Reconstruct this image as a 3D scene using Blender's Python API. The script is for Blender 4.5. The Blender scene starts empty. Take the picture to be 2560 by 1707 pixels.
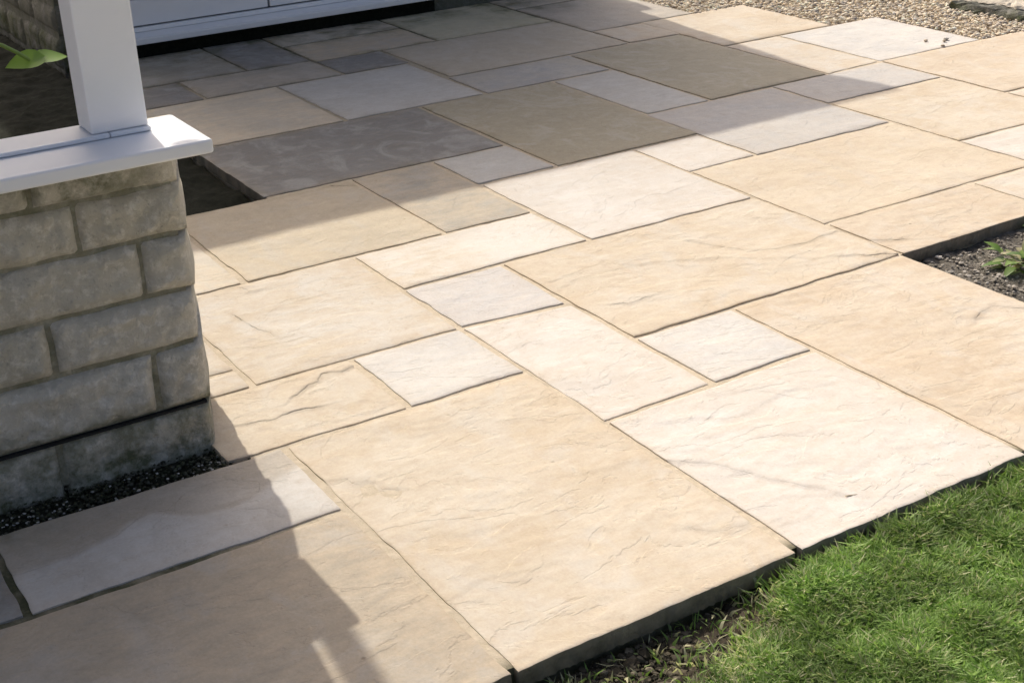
import bpy, bmesh, math, random
import numpy as np
from mathutils import Matrix, Vector

# ------------------------------------------------------------------ camera, light, exposure
S = bpy.context.scene
C = S.collection
U = 0.3                                     # one paving module, metres (u along the lawn edge, v towards the house)

cam_d = bpy.data.cameras.new('camera')
cam_d.sensor_width = 36.0
cam_d.lens = 49.213
cam_d.clip_start = 0.05
cam_d.clip_end = 500.0
cam = bpy.data.objects.new('camera', cam_d)
C.objects.link(cam)
RT = ((0.846602, -0.2500944, 0.4698062), (-0.5310017, -0.3370543, 0.777452), (-0.0360861, -0.9076603, -0.4181514))
cam.matrix_world = Matrix([[RT[i][0], -RT[i][1], -RT[i][2], (-0.909056, -1.538084, 1.395269)[i]] for i in range(3)] + [[0, 0, 0, 1]])
S.camera = cam

SUN_EL = math.radians(46.4)
SUN_AZ = math.atan(0.112)                   # from +v (behind the house) a little towards +u
W = bpy.data.worlds.new('World')
S.world = W
W.use_nodes = True
wn = W.node_tree.nodes
sky = wn.new('ShaderNodeTexSky')
sky.sky_type = 'NISHITA'
sky.sun_disc = False
sky.sun_elevation = SUN_EL
sky.sun_rotation = SUN_AZ
sky.air_density = 0.7
sky.dust_density = 7.0
sky.ozone_density = 0.6
wn['Background'].inputs['Strength'].default_value = 0.145
W.node_tree.links.new(sky.outputs[0], wn['Background'].inputs['Color'])

sun_d = bpy.data.lights.new('sun', 'SUN')
sun_d.energy = 2.9
sun_d.angle = math.radians(0.6)
sun_d.color = (1.0, 0.95, 0.86)
sun = bpy.data.objects.new('sun', sun_d)
C.objects.link(sun)
sdir = Vector((math.sin(SUN_AZ) * math.cos(SUN_EL), math.cos(SUN_AZ) * math.cos(SUN_EL), math.sin(SUN_EL)))
sun.rotation_euler = sdir.to_track_quat('Z', 'Y').to_euler()
sun.location = (0, 6, 8)

S.view_settings.view_transform = 'Standard'
S.view_settings.look = 'None'
S.view_settings.exposure = 0.11
S.view_settings.gamma = 1.0
S.view_settings.use_curve_mapping = False
S.cycles.max_bounces = 8

random.seed(7)
RNG = np.random.default_rng(7)

# ------------------------------------------------------------------ helpers
def tag(o, label=None, cat=None, group=None, kind=None):
    if label: o['label'] = label
    if cat: o['category'] = cat
    if group: o['group'] = group
    if kind: o['kind'] = kind
    return o

def empty(name, loc=(0, 0, 0)):
    o = bpy.data.objects.new(name, None)
    o.empty_display_size = 0.1
    o.location = loc
    C.objects.link(o)
    return o

def link(name, me, mat, parent=None, loc=None):
    o = bpy.data.objects.new(name, me)
    C.objects.link(o)
    if mat and not me.materials: me.materials.append(mat)
    if loc is not None: o.location = loc
    if parent: o.parent = parent
    return o

def mesh_py(name, verts, faces, smooth=False):
    me = bpy.data.meshes.new(name)
    me.from_pydata([tuple(v) for v in verts], [], [tuple(f) for f in faces])
    me.update()
    if smooth: me.polygons.foreach_set('use_smooth', [True] * len(me.polygons))
    return me

def bm_mesh(name, bm, smooth=False):
    bmesh.ops.recalc_face_normals(bm, faces=bm.faces)
    me = bpy.data.meshes.new(name)
    bm.to_mesh(me)
    bm.free()
    if smooth: me.polygons.foreach_set('use_smooth', [True] * len(me.polygons))
    return me

def add_box(bm, a, b, bevel=0.0):
    """axis aligned box from a to b (units of U)"""
    a = [x * U for x in a]; b = [x * U for x in b]
    r = bmesh.ops.create_cube(bm, size=1.0)
    for v in r['verts']:
        for i in range(3):
            v.co[i] = (a[i] + b[i]) / 2 + v.co[i] * (b[i] - a[i])
    if bevel:
        es = list({e for v in r['verts'] for e in v.link_edges})
        bmesh.ops.bevel(bm, geom=es, offset=bevel, segments=2, affect='EDGES', profile=0.6)

def box(name, a, b, mat, parent=None, bevel=0.004):
    bm = bmesh.new()
    add_box(bm, a, b, bevel)
    return link(name, bm_mesh(name, bm), mat, parent)

def _hash(ix, iy, seed):
    n = (ix.astype(np.int64) * 374761393 + iy.astype(np.int64) * 668265263 + seed * 1442695041) & 0x7fffffff
    n = ((n ^ (n >> 13)) * 1274126177) & 0x7fffffff
    n = n ^ (n >> 16)
    return (n & 0xffff) / 65535.0

def vnoise(x, y, seed=0):
    x = np.asarray(x, float); y = np.asarray(y, float)
    ix = np.floor(x); iy = np.floor(y)
    fx = x - ix; fy = y - iy
    fx = fx * fx * fx * (fx * (fx * 6 - 15) + 10); fy = fy * fy * fy * (fy * (fy * 6 - 15) + 10)
    a = _hash(ix, iy, seed); b = _hash(ix + 1, iy, seed); c = _hash(ix, iy + 1, seed); d = _hash(ix + 1, iy + 1, seed)
    return (a + (b - a) * fx) * (1 - fy) + (c + (d - c) * fx) * fy

def fbm(x, y, seed=0, oct=4, gain=0.5):
    s = 0; a = 1; t = 0
    for i in range(oct):
        s = s + a * vnoise(x * 2 ** i, y * 2 ** i, seed + 17 * i); t += a; a *= gain
    return s / t

def sstep(a, b, x):
    t = np.clip((np.asarray(x, float) - a) / (b - a), 0, 1)
    return t * t * (3 - 2 * t)

# ------------------------------------------------------------------ materials
def new_mat(name):
    m = bpy.data.materials.new(name)
    m.use_nodes = True
    nt = m.node_tree
    return m, nt, nt.nodes, nt.nodes['Principled BSDF']

class N:
    """small node helper"""
    def __init__(s, nt): s.nt = nt
    def node(s, t, **kw):
        n = s.nt.nodes.new(t)
        for k, v in kw.items(): setattr(n, k, v)
        return n
    def put(s, sock, v):
        if hasattr(v, 'is_linked') or isinstance(v, bpy.types.NodeSocket): s.nt.links.new(v, sock)
        elif v is not None: sock.default_value = v
    def noise(s, vec, scale, detail=4, rough=0.55, dist=0.0, w=None):
        n = s.node('ShaderNodeTexNoise')
        if w is not None:
            n.noise_dimensions = '4D'; s.put(n.inputs['W'], w)
        s.put(n.inputs['Vector'], vec)
        n.inputs['Scale'].default_value = scale; n.inputs['Detail'].default_value = detail
        n.inputs['Roughness'].default_value = rough; n.inputs['Distortion'].default_value = dist
        return n.outputs['Fac']
    def ramp(s, fac, pts):
        n = s.node('ShaderNodeValToRGB'); s.put(n.inputs[0], fac)
        e = n.color_ramp.elements
        while len(e) < len(pts): e.new(0.5)
        for i, (p, c) in enumerate(pts):
            e[i].position = p; e[i].color = (c if len(c) == 4 else (*c, 1)) if hasattr(c, '__len__') else (c, c, c, 1)
        return n.outputs[0]
    def mix(s, fac, a, b, mode='MIX'):
        n = s.node('ShaderNodeMix', data_type='RGBA', blend_type=mode)
        s.put(n.inputs[0], fac)
        for i, v in ((6, a), (7, b)):
            if isinstance(v, tuple): n.inputs[i].default_value = (*v, 1) if len(v) == 3 else v
            else: s.put(n.inputs[i], v)
        return n.outputs[2]
    def math(s, op, a, b=None, c=None, clamp=False):
        n = s.node('ShaderNodeMath', operation=op, use_clamp=clamp)
        for i, v in enumerate((a, b, c)):
            if v is not None: s.put(n.inputs[i], v)
        return n.outputs[0]
    def mapping(s, vec, scale=(1, 1, 1), rot=(0, 0, 0), loc=(0, 0, 0)):
        n = s.node('ShaderNodeMapping'); s.put(n.inputs[0], vec)
        n.inputs['Scale'].default_value = scale; n.inputs['Rotation'].default_value = rot; n.inputs['Location'].default_value = loc
        return n.outputs[0]
    def attr(s, name, typ='GEOMETRY', out='Fac'):
        n = s.node('ShaderNodeAttribute', attribute_type=typ); n.attribute_name = name
        return n.outputs[out]
    def bump(s, h, strength=0.5, dist=0.01, normal=None):
        n = s.node('ShaderNodeBump'); s.put(n.inputs['Height'], h)
        n.inputs['Strength'].default_value = strength; n.inputs['Distance'].default_value = dist
        if normal is not None: s.put(n.inputs['Normal'], normal)
        return n.outputs[0]

def sandstone():
    m, nt, nd, P = new_mat('riven_sandstone')
    h = N(nt)
    tc = h.node('ShaderNodeTexCoord').outputs['Object']
    seed = h.attr('stone_seed', 'OBJECT', 'Fac')
    ta = h.attr('tint_a', 'OBJECT', 'Color'); tb = h.attr('tint_b', 'OBJECT', 'Color')
    # broad cloudy change between the two tints, with sedimentary streaks
    warp = h.noise(tc, 3.0, 3, 0.6, 0.6, seed)
    broad = h.noise(tc, 3.4, 5, 0.58, 1.2, seed)
    streak = h.noise(h.mapping(tc, (3.2, 13.0, 1.0), (0, 0, 0.22)), 2.2, 5, 0.62, 1.5, seed)
    f = h.math('ADD', h.math('MULTIPLY', broad, 0.6), h.math('MULTIPLY', streak, 0.4))
    f = h.ramp(f, [(0.40, 0.0), (0.60, 1.0)])
    lay = h.attr('layer')
    f = h.math('MAXIMUM', h.math('MULTIPLY', f, h.attr('cloud', 'OBJECT', 'Fac')), lay)
    col = h.mix(f, ta, tb)
    # iron tan stain on the rims and along some veins
    iron = h.math('MULTIPLY', h.attr('rim'), h.ramp(h.noise(tc, 9.0, 3, 0.6, 0, seed), [(0.35, 0.15), (0.65, 0.8)]))
    col = h.mix(h.math('MULTIPLY', iron, 0.65), col, h.mix(0.6, ta, (0.58, 0.44, 0.28)))
    vein = h.noise(h.mapping(tc, (5, 11, 1), (0, 0, -0.35)), 1.7, 6, 0.6, 2.2, seed)
    vein = h.ramp(vein, [(0.455, 0.0), (0.485, 1.0), (0.515, 0.0)])
    col = h.mix(h.math('MULTIPLY', vein, 0.25), col, h.mix(0.45, ta, (0.50, 0.36, 0.22)))
    # grain and mottling
    grain = h.noise(tc, 160.0, 3, 0.7, 0, seed)
    mott = h.noise(tc, 32.0, 4, 0.6, 0.3, seed)
    blot = h.noise(h.mapping(tc, (1.0, 1.7, 1.0), (0, 0, 0.3)), 6.5, 6, 0.66, 1.0, seed)
    col = h.mix(h.math('MULTIPLY', h.ramp(blot, [(0.55, 0.0), (0.70, 1.0)]), 0.38), col, h.mix(0.5, ta, (0.74, 0.68, 0.58)))
    col = h.mix(h.math('MULTIPLY', h.ramp(blot, [(0.30, 1.0), (0.43, 0.0)]), 0.34), col, h.mix(0.5, tb, (0.46, 0.35, 0.23)))
    col = h.mix(0.5, col, h.ramp(mott, [(0.25, 0.42), (0.5, 0.5), (0.75, 0.57)]), 'OVERLAY')
    gw = h.noise(h.mapping(tc, (1.4, 1.0, 1.0), (0, 0, -0.5)), 4.3, 6, 0.62, 1.6, h.math('ADD', seed, 5.0))
    col = h.mix(h.math('MULTIPLY', h.ramp(gw, [(0.50, 0.0), (0.64, 1.0)]), 0.5), col, h.mix(0.45, tb, (0.60, 0.58, 0.54)))
    frk = h.noise(tc, 75.0, 2, 0.5, 0, seed)
    col = h.mix(h.math('MULTIPLY', h.ramp(frk, [(0.66, 0.0), (0.76, 1.0)]), 0.35), col, (0.40, 0.30, 0.19))
    col = h.mix(0.5, col, h.ramp(grain, [(0.3, 0.42), (0.7, 0.57)]), 'OVERLAY')
    # small dark pits
    vo = h.node('ShaderNodeTexVoronoi'); h.put(vo.inputs['Vector'], tc); vo.inputs['Scale'].default_value = 16.0
    vo.inputs['Randomness'].default_value = 1.0
    pit = h.ramp(vo.outputs['Distance'], [(0.03, 1.0), (0.085, 0.0)])
    pit = h.math('MULTIPLY', pit, h.ramp(h.noise(tc, 5.0, 2, 0.5, 0, seed), [(0.52, 0.0), (0.66, 1.0)]))
    pit = h.math('MULTIPLY', pit, h.attr('pits', 'OBJECT', 'Fac'))
    col = h.mix(h.math('MULTIPLY', pit, 0.75), col, (0.26, 0.19, 0.12))
    # dirt packed in the ledges and open cracks, moss growing by the damp wall
    cd = h.math('ABSOLUTE', h.math('ADD', h.attr('crackd'), h.math('MULTIPLY', h.math('SUBTRACT', h.noise(tc, 40, 3, 0.6), 0.5), 0.012)))
    wv = h.ramp(h.noise(tc, 14, 3, 0.6), [(0.35, 0.0), (0.62, 1.0)])
    cd = h.math('ADD', cd, h.math('MULTIPLY', h.math('SUBTRACT', 1.0, wv), 0.007))
    thin = h.ramp(cd, [(0.002, 1.0), (0.0105, 0.0)])
    ck = h.math('MULTIPLY', h.attr('crack'), thin)
    col = h.mix(h.math('MULTIPLY', h.attr('crack'), 0.22), col, (0.42, 0.31, 0.19))
    col = h.mix(h.math('MULTIPLY', ck, 0.95, clamp=True), col, (0.13, 0.11, 0.085))
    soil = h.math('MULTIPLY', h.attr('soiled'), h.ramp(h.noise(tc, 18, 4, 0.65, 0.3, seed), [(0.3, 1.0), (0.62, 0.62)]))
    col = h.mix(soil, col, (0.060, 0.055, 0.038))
    moss = h.math('MULTIPLY', h.attr('moss'), h.ramp(h.noise(tc, 7.0, 5, 0.65, 0.4, seed), [(0.42, 0.0), (0.66, 1.0)]))
    col = h.mix(h.math('MULTIPLY', moss, 0.85), col, (0.085, 0.095, 0.04))
    h.put(P.inputs['Base Color'], col)
    P.inputs['Roughness'].default_value = 0.72
    P.inputs['Specular IOR Level'].default_value = 0.25
    # riven relief: terraces of split layers, plus grain
    t = h.noise(h.mapping(tc, (1.0, 1.8, 1), (0, 0, 0.2)), 3.0, 7, 0.58, 0.9, seed)
    st = h.math('MULTIPLY', t, 8.0)
    fr = h.math('FRACT', st); fl = h.math('FLOOR', st)
    ter = h.math('ADD', fl, h.ramp(fr, [(0.44, 0.0), (0.56, 1.0)]))
    hh = h.math('ADD', h.math('MULTIPLY', ter, 0.36), h.math('MULTIPLY', h.noise(tc, 22, 5, 0.6, 0.3, seed), 0.9))
    hh = h.math('ADD', hh, h.math('MULTIPLY', grain, 0.22))
    hh = h.math('SUBTRACT', hh, h.math('MULTIPLY', pit, 0.6))
    hh = h.math('SUBTRACT', hh, h.math('MULTIPLY', ck, 1.2))
    h.put(P.inputs['Normal'], h.bump(hh, 0.6, 0.004))
    return m

def rough_stone(name, c1, c2, c3, moss=(0.085, 0.10, 0.032), moss_amt=0.85, scale=1.0):
    m, nt, nd, P = new_mat(name)
    h = N(nt)
    g = h.node('ShaderNodeNewGeometry').outputs['Position']
    a = h.noise(g, 9 * scale, 5, 0.65, 0.4)
    b = h.noise(g, 46 * scale, 4, 0.7, 0.2)
    rnd = h.node('ShaderNodeObjectInfo').outputs['Random']
    col = h.mix(h.ramp(a, [(0.35, 0.0), (0.65, 1.0)]), c1, c2)
    col = h.mix(h.ramp(b, [(0.50, 0.0), (0.66, 1.0)]), col, c3)
    b2 = h.noise(g, 110 * scale, 3, 0.7, 0.2)
    col = h.mix(h.ramp(b2, [(0.28, 0.4), (0.40, 0.0)]), col, (0.30, 0.27, 0.21))
    col = h.mix(h.ramp(b, [(0.24, 0.6), (0.38, 0.0)]), col, (0.20, 0.185, 0.14))
    col = h.mix(0.5, col, h.ramp(rnd, [(0.0, 0.42), (1.0, 0.58)]), 'OVERLAY')
    mo = h.math('MULTIPLY', h.attr('moss'), h.ramp(h.noise(g, 16 * scale, 5, 0.7), [(0.38, 0.0), (0.6, 1.0)]))
    col = h.mix(h.math('MULTIPLY', mo, moss_amt), col, moss)
    h.put(P.inputs['Base Color'], col)
    P.inputs['Roughness'].default_value = 0.9
    P.inputs['Specular IOR Level'].default_value = 0.15
    hh = h.math('ADD', h.math('MULTIPLY', a, 0.8), h.math('MULTIPLY', h.noise(g, 60 * scale, 7, 0.72, 0.5), 1.3))
    h.put(P.inputs['Normal'], h.bump(hh, 0.9, 0.010))
    return m

def mottled(name, pts, scale=30, rough=0.95, bump=0.6, dist=0.006, detail=6):
    m, nt, nd, P = new_mat(name)
    h = N(nt)
    g = h.node('ShaderNodeNewGeometry').outputs['Position']
    a = h.noise(g, scale, detail, 0.68, 0.4)
    b = h.noise(g, scale * 0.18, 3, 0.6)
    f = h.math('ADD', h.math('MULTIPLY', a, 0.7), h.math('MULTIPLY', b, 0.3))
    h.put(P.inputs['Base Color'], h.ramp(f, pts))
    P.inputs['Roughness'].default_value = rough
    P.inputs['Specular IOR Level'].default_value = 0.15
    if bump: h.put(P.inputs['Normal'], h.bump(a, bump, dist))
    return m

def painted(name, c, rough=0.35):
    m, nt, nd, P = new_mat(name)
    h = N(nt)
    g = h.node('ShaderNodeNewGeometry').outputs['Position']
    a = h.noise(h.mapping(g, (1, 1, 2.5)), 6, 5, 0.6, 0.5)
    h.put(P.inputs['Base Color'], h.mix(h.ramp(a, [(0.5, 0.0), (0.8, 0.22)]), c, tuple(x * 0.8 for x in c)))
    P.inputs['Roughness'].default_value = rough
    h.put(P.inputs['Normal'], h.bump(h.noise(g, 40, 3, 0.5), 0.08, 0.002))
    return m

def vcol_mat(name, rough=0.6, trans=0.0, spec=0.3):
    """colour from the mesh's own 'tone' attribute (leaf to leaf, blade to blade, pebble to pebble)"""
    m, nt, nd, P = new_mat(name)
    h = N(nt)
    c = h.attr('tone', 'GEOMETRY', 'Color')
    h.put(P.inputs['Base Color'], c)
    P.inputs['Roughness'].default_value = rough
    P.inputs['Specular IOR Level'].default_value = spec
    if trans:
        tr = h.node('ShaderNodeBsdfTranslucent'); h.put(tr.inputs['Color'], h.mix(0.5, c, (0.9, 1.0, 0.35), 'MULTIPLY'))
        mx = h.node('ShaderNodeMixShader'); mx.inputs[0].default_value = trans
        nt.links.new(P.outputs[0], mx.inputs[1]); nt.links.new(tr.outputs[0], mx.inputs[2])
        nt.links.new(mx.outputs[0], nd['Material Output'].inputs['Surface'])
    return m

M_slab = sandstone()
M_wall = rough_stone('rock_faced_stone', (0.69, 0.645, 0.53), (0.59, 0.555, 0.46), (0.82, 0.78, 0.68))
M_house = rough_stone('house_stone', (0.27, 0.25, 0.20), (0.22, 0.21, 0.175), (0.34, 0.32, 0.27), scale=0.7)
M_pointing = rough_stone('wall_mortar', (0.42, 0.39, 0.30), (0.34, 0.32, 0.24), (0.50, 0.47, 0.37), moss_amt=0.8)
M_white = painted('white_paint', (0.88, 0.885, 0.89), 0.38)
M_upvc = painted('white_plastic', (0.90, 0.91, 0.91), 0.3)
M_gasket = mottled('black_rubber', [(0.3, (0.012, 0.012, 0.012)), (0.7, (0.03, 0.03, 0.03))], 20, 0.6, 0)
M_soil = mottled('garden_soil', [(0.30, (0.022, 0.018, 0.012)), (0.5, (0.07, 0.057, 0.04)), (0.72, (0.15, 0.125, 0.09))], 38, 1.0, 1.0, 0.012)
M_drysoil = mottled('dry_soil', [(0.30, (0.06, 0.052, 0.04)), (0.5, (0.19, 0.17, 0.14)), (0.72, (0.34, 0.31, 0.26))], 40, 1.0, 1.0, 0.014)
M_damp_shade = mottled('damp_soil_and_shade', [(0.3, (0.010, 0.011, 0.007)), (0.55, (0.026, 0.027, 0.018)), (0.75, (0.05, 0.05, 0.035))], 30, 1.0, 0.8, 0.01)
M_turf = mottled('turf_base', [(0.3, (0.10, 0.15, 0.045)), (0.5, (0.16, 0.23, 0.07)), (0.72, (0.24, 0.29, 0.12))], 45, 1.0, 0.9, 0.01)
M_gravelbed = mottled('gravel_base', [(0.3, (0.34, 0.28, 0.20)), (0.5, (0.56, 0.48, 0.36)), (0.7, (0.70, 0.62, 0.49))], 55, 1.0, 0.9, 0.012)
M_grass = vcol_mat('grass_blades', 0.5, 0.45, 0.3)
M_leaf = vcol_mat('leaf', 0.45, 0.35, 0.4)
M_pebble = vcol_mat('pebble', 0.8, 0.0, 0.2)
M_bounce = mottled('pale_bounce_gravel', [(0.3, (0.46, 0.41, 0.33)), (0.5, (0.62, 0.56, 0.46)), (0.7, (0.74, 0.68, 0.57))], 55, 1.0, 0.6, 0.008)
M_tile = mottled('roof_tile', [(0.3, (0.12, 0.10, 0.09)), (0.7, (0.22, 0.19, 0.16))], 12, 0.9, 0.4)

def joint_mortar():
    m, nt, nd, P = new_mat('joint_mortar')
    h = N(nt)
    g = h.node('ShaderNodeNewGeometry').outputs['Position']
    a = h.noise(g, 60, 5, 0.7, 0.3)
    b = h.noise(g, 5, 3, 0.6)
    col = h.mix(h.ramp(a, [(0.3, 0.0), (0.7, 1.0)]), (0.54, 0.45, 0.32), (0.67, 0.57, 0.43))
    col = h.mix(h.ramp(b, [(0.5, 0.0), (0.75, 0.6)]), col, (0.36, 0.30, 0.215))
    mo = h.math('MULTIPLY', h.attr('moss'), h.ramp(h.noise(g, 14, 4, 0.6), [(0.25, 0.5), (0.55, 1.0)]))
    col = h.mix(h.math('MULTIPLY', mo, 0.95), col, (0.045, 0.052, 0.018))
    h.put(P.inputs['Base Color'], col)
    P.inputs['Roughness'].default_value = 0.95
    h.put(P.inputs['Normal'], h.bump(a, 0.8, 0.006))
    return m
M_joint = joint_mortar()

def fattr(me, name, vals):
    at = me.attributes.new(name, 'FLOAT', 'POINT')
    at.data.foreach_set('value', np.asarray(vals, np.float32))

def tone_attr(me, cols):
    at = me.attributes.new('tone', 'FLOAT_COLOR', 'POINT')
    at.data.foreach_set('color', np.asarray(np.c_[cols, np.ones(len(cols))], np.float32).ravel())

# ------------------------------------------------------------------ ground sheets
def sheet(name, u0, v0, u1, v1, z, mat, step=0.0, amp=0.0, seed=1, freq=1.2, parent=None, kind='structure'):
    if not step:
        me = mesh_py(name, [(u0 * U, v0 * U, z * U), (u1 * U, v0 * U, z * U), (u1 * U, v1 * U, z * U), (u0 * U, v1 * U, z * U)], [(0, 1, 2, 3)])
    else:
        nx = max(2, int((u1 - u0) / step)); ny = max(2, int((v1 - v0) / step))
        gu, gv = np.meshgrid(np.linspace(u0, u1, nx + 1), np.linspace(v0, v1, ny + 1), indexing='ij')
        hz = z + amp * (fbm(gu * freq * 4, gv * freq * 4, seed, 5, 0.6) - 0.5) * 2
        vs = np.c_[gu.ravel(), gv.ravel(), hz.ravel()] * U
        idx = np.arange((nx + 1) * (ny + 1)).reshape(nx + 1, ny + 1)
        f = np.c_[idx[:-1, :-1].ravel(), idx[1:, :-1].ravel(), idx[1:, 1:].ravel(), idx[:-1, 1:].ravel()]
        me = mesh_py(name, vs.tolist(), f.tolist(), True)
    o = link(name, me, mat, parent)
    if kind: o['kind'] = kind
    return o

sheet('ground', -200, -200, 300, 300, -0.33, M_bounce)  # unseen ground beyond the lawn, made pale to bounce light onto the wall
lg = sheet('lawn_ground', -9, -5.2, 16, 0.02, -0.180, M_soil, 0.06, 0.05, 3)
for q in lg.data.vertices: q.co.z += 0.095 * U * float(sstep(0.9, 2.1, q.co.x / U) * sstep(0.0, 0.12, -q.co.y / U))
sheet('flower_bed', 6.0, -0.02, 15.5, 3.06, -0.135, M_drysoil, 0.05, 0.06, 5, 1.5)
sheet('planting_strip', -1.6, 8.02, 2.02, 26, -0.16, M_damp_shade, 0.08, 0.07, 9, 1.0)
sheet('gravel_ground', 10.6, 3.0, 26, 30, -0.035, M_gravelbed, 0.12, 0.012, 11, 1.0)
sheet('wall_footing_soil', -9, 2.9, -0.22, 3.5, -0.062, M_damp_shade, 0.04, 0.03, 13, 2.0)

# ------------------------------------------------------------------ patio: bedding mortar and every flagstone
patio_me = None
def patio_base():
    bm = bmesh.new()
    rects = [(-5, 0.05, 6, 3.0), (-0.2, 3.0, 6, 5.02), (6, 3.04, 14, 8.06), (0.3, 5.02, 6, 8.06), (2.05, 8.06, 12.1, 12.3), (2.05, 12.3, 11.1, 15.55), (12.1, 8.06, 12.98, 10.2), (12.98, 6.2, 14, 8.06)]
    rects = [(-5, 0.05, 6, 2.98), (-0.24, 2.98, 6, 8.06), (6, 3.04, 13.95, 8.16), (2.05, 8.06, 6, 15.30), (6, 8.16, 11.06, 15.30), (11.06, 8.16, 12.95, 10.2), (11.06, 10.2, 12.05, 12.25)]
    vs = []; fs = []; moss = []
    for (a, b, c, d) in rects:
        nx = max(1, int((c - a) / 0.12)); ny = max(1, int((d - b) / 0.12))
        gu, gv = np.meshgrid(np.linspace(a, c, nx + 1), np.linspace(b, d, ny + 1), indexing='ij')
        o = len(vs)
        hz = -0.0135 + 0.005 * (fbm(gu * 6, gv * 6, 21, 3) - 0.5) * 2
        for x, y, z in zip(gu.ravel(), gv.ravel(), hz.ravel()): vs.append((x * U, y * U, z * U))
        idx = o + np.arange((nx + 1) * (ny + 1)).reshape(nx + 1, ny + 1)
        fs += np.c_[idx[:-1, :-1].ravel(), idx[1:, :-1].ravel(), idx[1:, 1:].ravel(), idx[:-1, 1:].ravel()].tolist()
        # outer skirts of the bed
        ring = list(idx[:, 0]) + list(idx[-1, 1:]) + list(idx[::-1, -1][1:]) + list(idx[0, ::-1][1:-1])
        k0 = len(vs)
        for i in ring: vs.append((vs[i][0], vs[i][1], -0.34 * U))
        n = len(ring)
        for i in range(n): fs.append((ring[i], k0 + i, k0 + (i + 1) % n, ring[(i + 1) % n]))
    me = mesh_py('patio', vs, fs)
    P = np.array(vs) / U
    mo = np.maximum(sstep(11.5, 14.5, P[:, 1]), sstep(0.2, -1.2, P[:, 0]) * sstep(4, 2.4, P[:, 1]))
    mo = np.maximum(mo, 0.35 * sstep(6.9, 9.5, P[:, 1]) * sstep(9.5, 5.5, P[:, 0]))
    mo = np.maximum(mo, sstep(0.12, 0.04, P[:, 1]))
    mo[P[:, 2] < -0.06] = 1
    fattr(me, 'moss', mo)
    o = link('patio', me, M_joint)
    o['kind'] = 'structure'
    return o
PATIO = patio_base()

# tints: (a, b, cloud, pits)
WHITE = ((0.68, 0.64, 0.58), (0.615, 0.545, 0.455), 0.9, 0.25)
WHITE2 = ((0.67, 0.63, 0.565), (0.56, 0.54, 0.505), 1.0, 0.2)
CREAM = ((0.58, 0.49, 0.37), (0.63, 0.585, 0.51), 0.9, 0.35)
TAN = ((0.575, 0.475, 0.345), (0.64, 0.565, 0.45), 0.9, 1.0)
PEACH = ((0.565, 0.46, 0.335), (0.62, 0.54, 0.425), 0.9, 0.7)
OLIVE = ((0.385, 0.34, 0.245), (0.42, 0.375, 0.275), 0.7, 0.3)
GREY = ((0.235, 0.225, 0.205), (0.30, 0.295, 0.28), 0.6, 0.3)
DARK = ((0.49, 0.43, 0.335), (0.55, 0.49, 0.39), 0.9, 0.4)
BLUE = ((0.57, 0.555, 0.515), (0.48, 0.455, 0.40), 0.8, 0.3)
TANGREY = ((0.53, 0.435, 0.315), (0.40, 0.345, 0.265), 1.0, 0.7)
SHADETAN = ((0.70, 0.60, 0.45), (0.52, 0.47, 0.38), 0.9, 0.4)
LILAC = ((0.62, 0.575, 0.52), (0.52, 0.50, 0.48), 1.0, 0.3)
BLUEW = ((0.50, 0.48, 0.45), (0.56, 0.51, 0.44), 0.9, 0.2)
RUST = ((0.64, 0.61, 0.56), (0.42, 0.355, 0.27), 0.3, 0.4)

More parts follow.
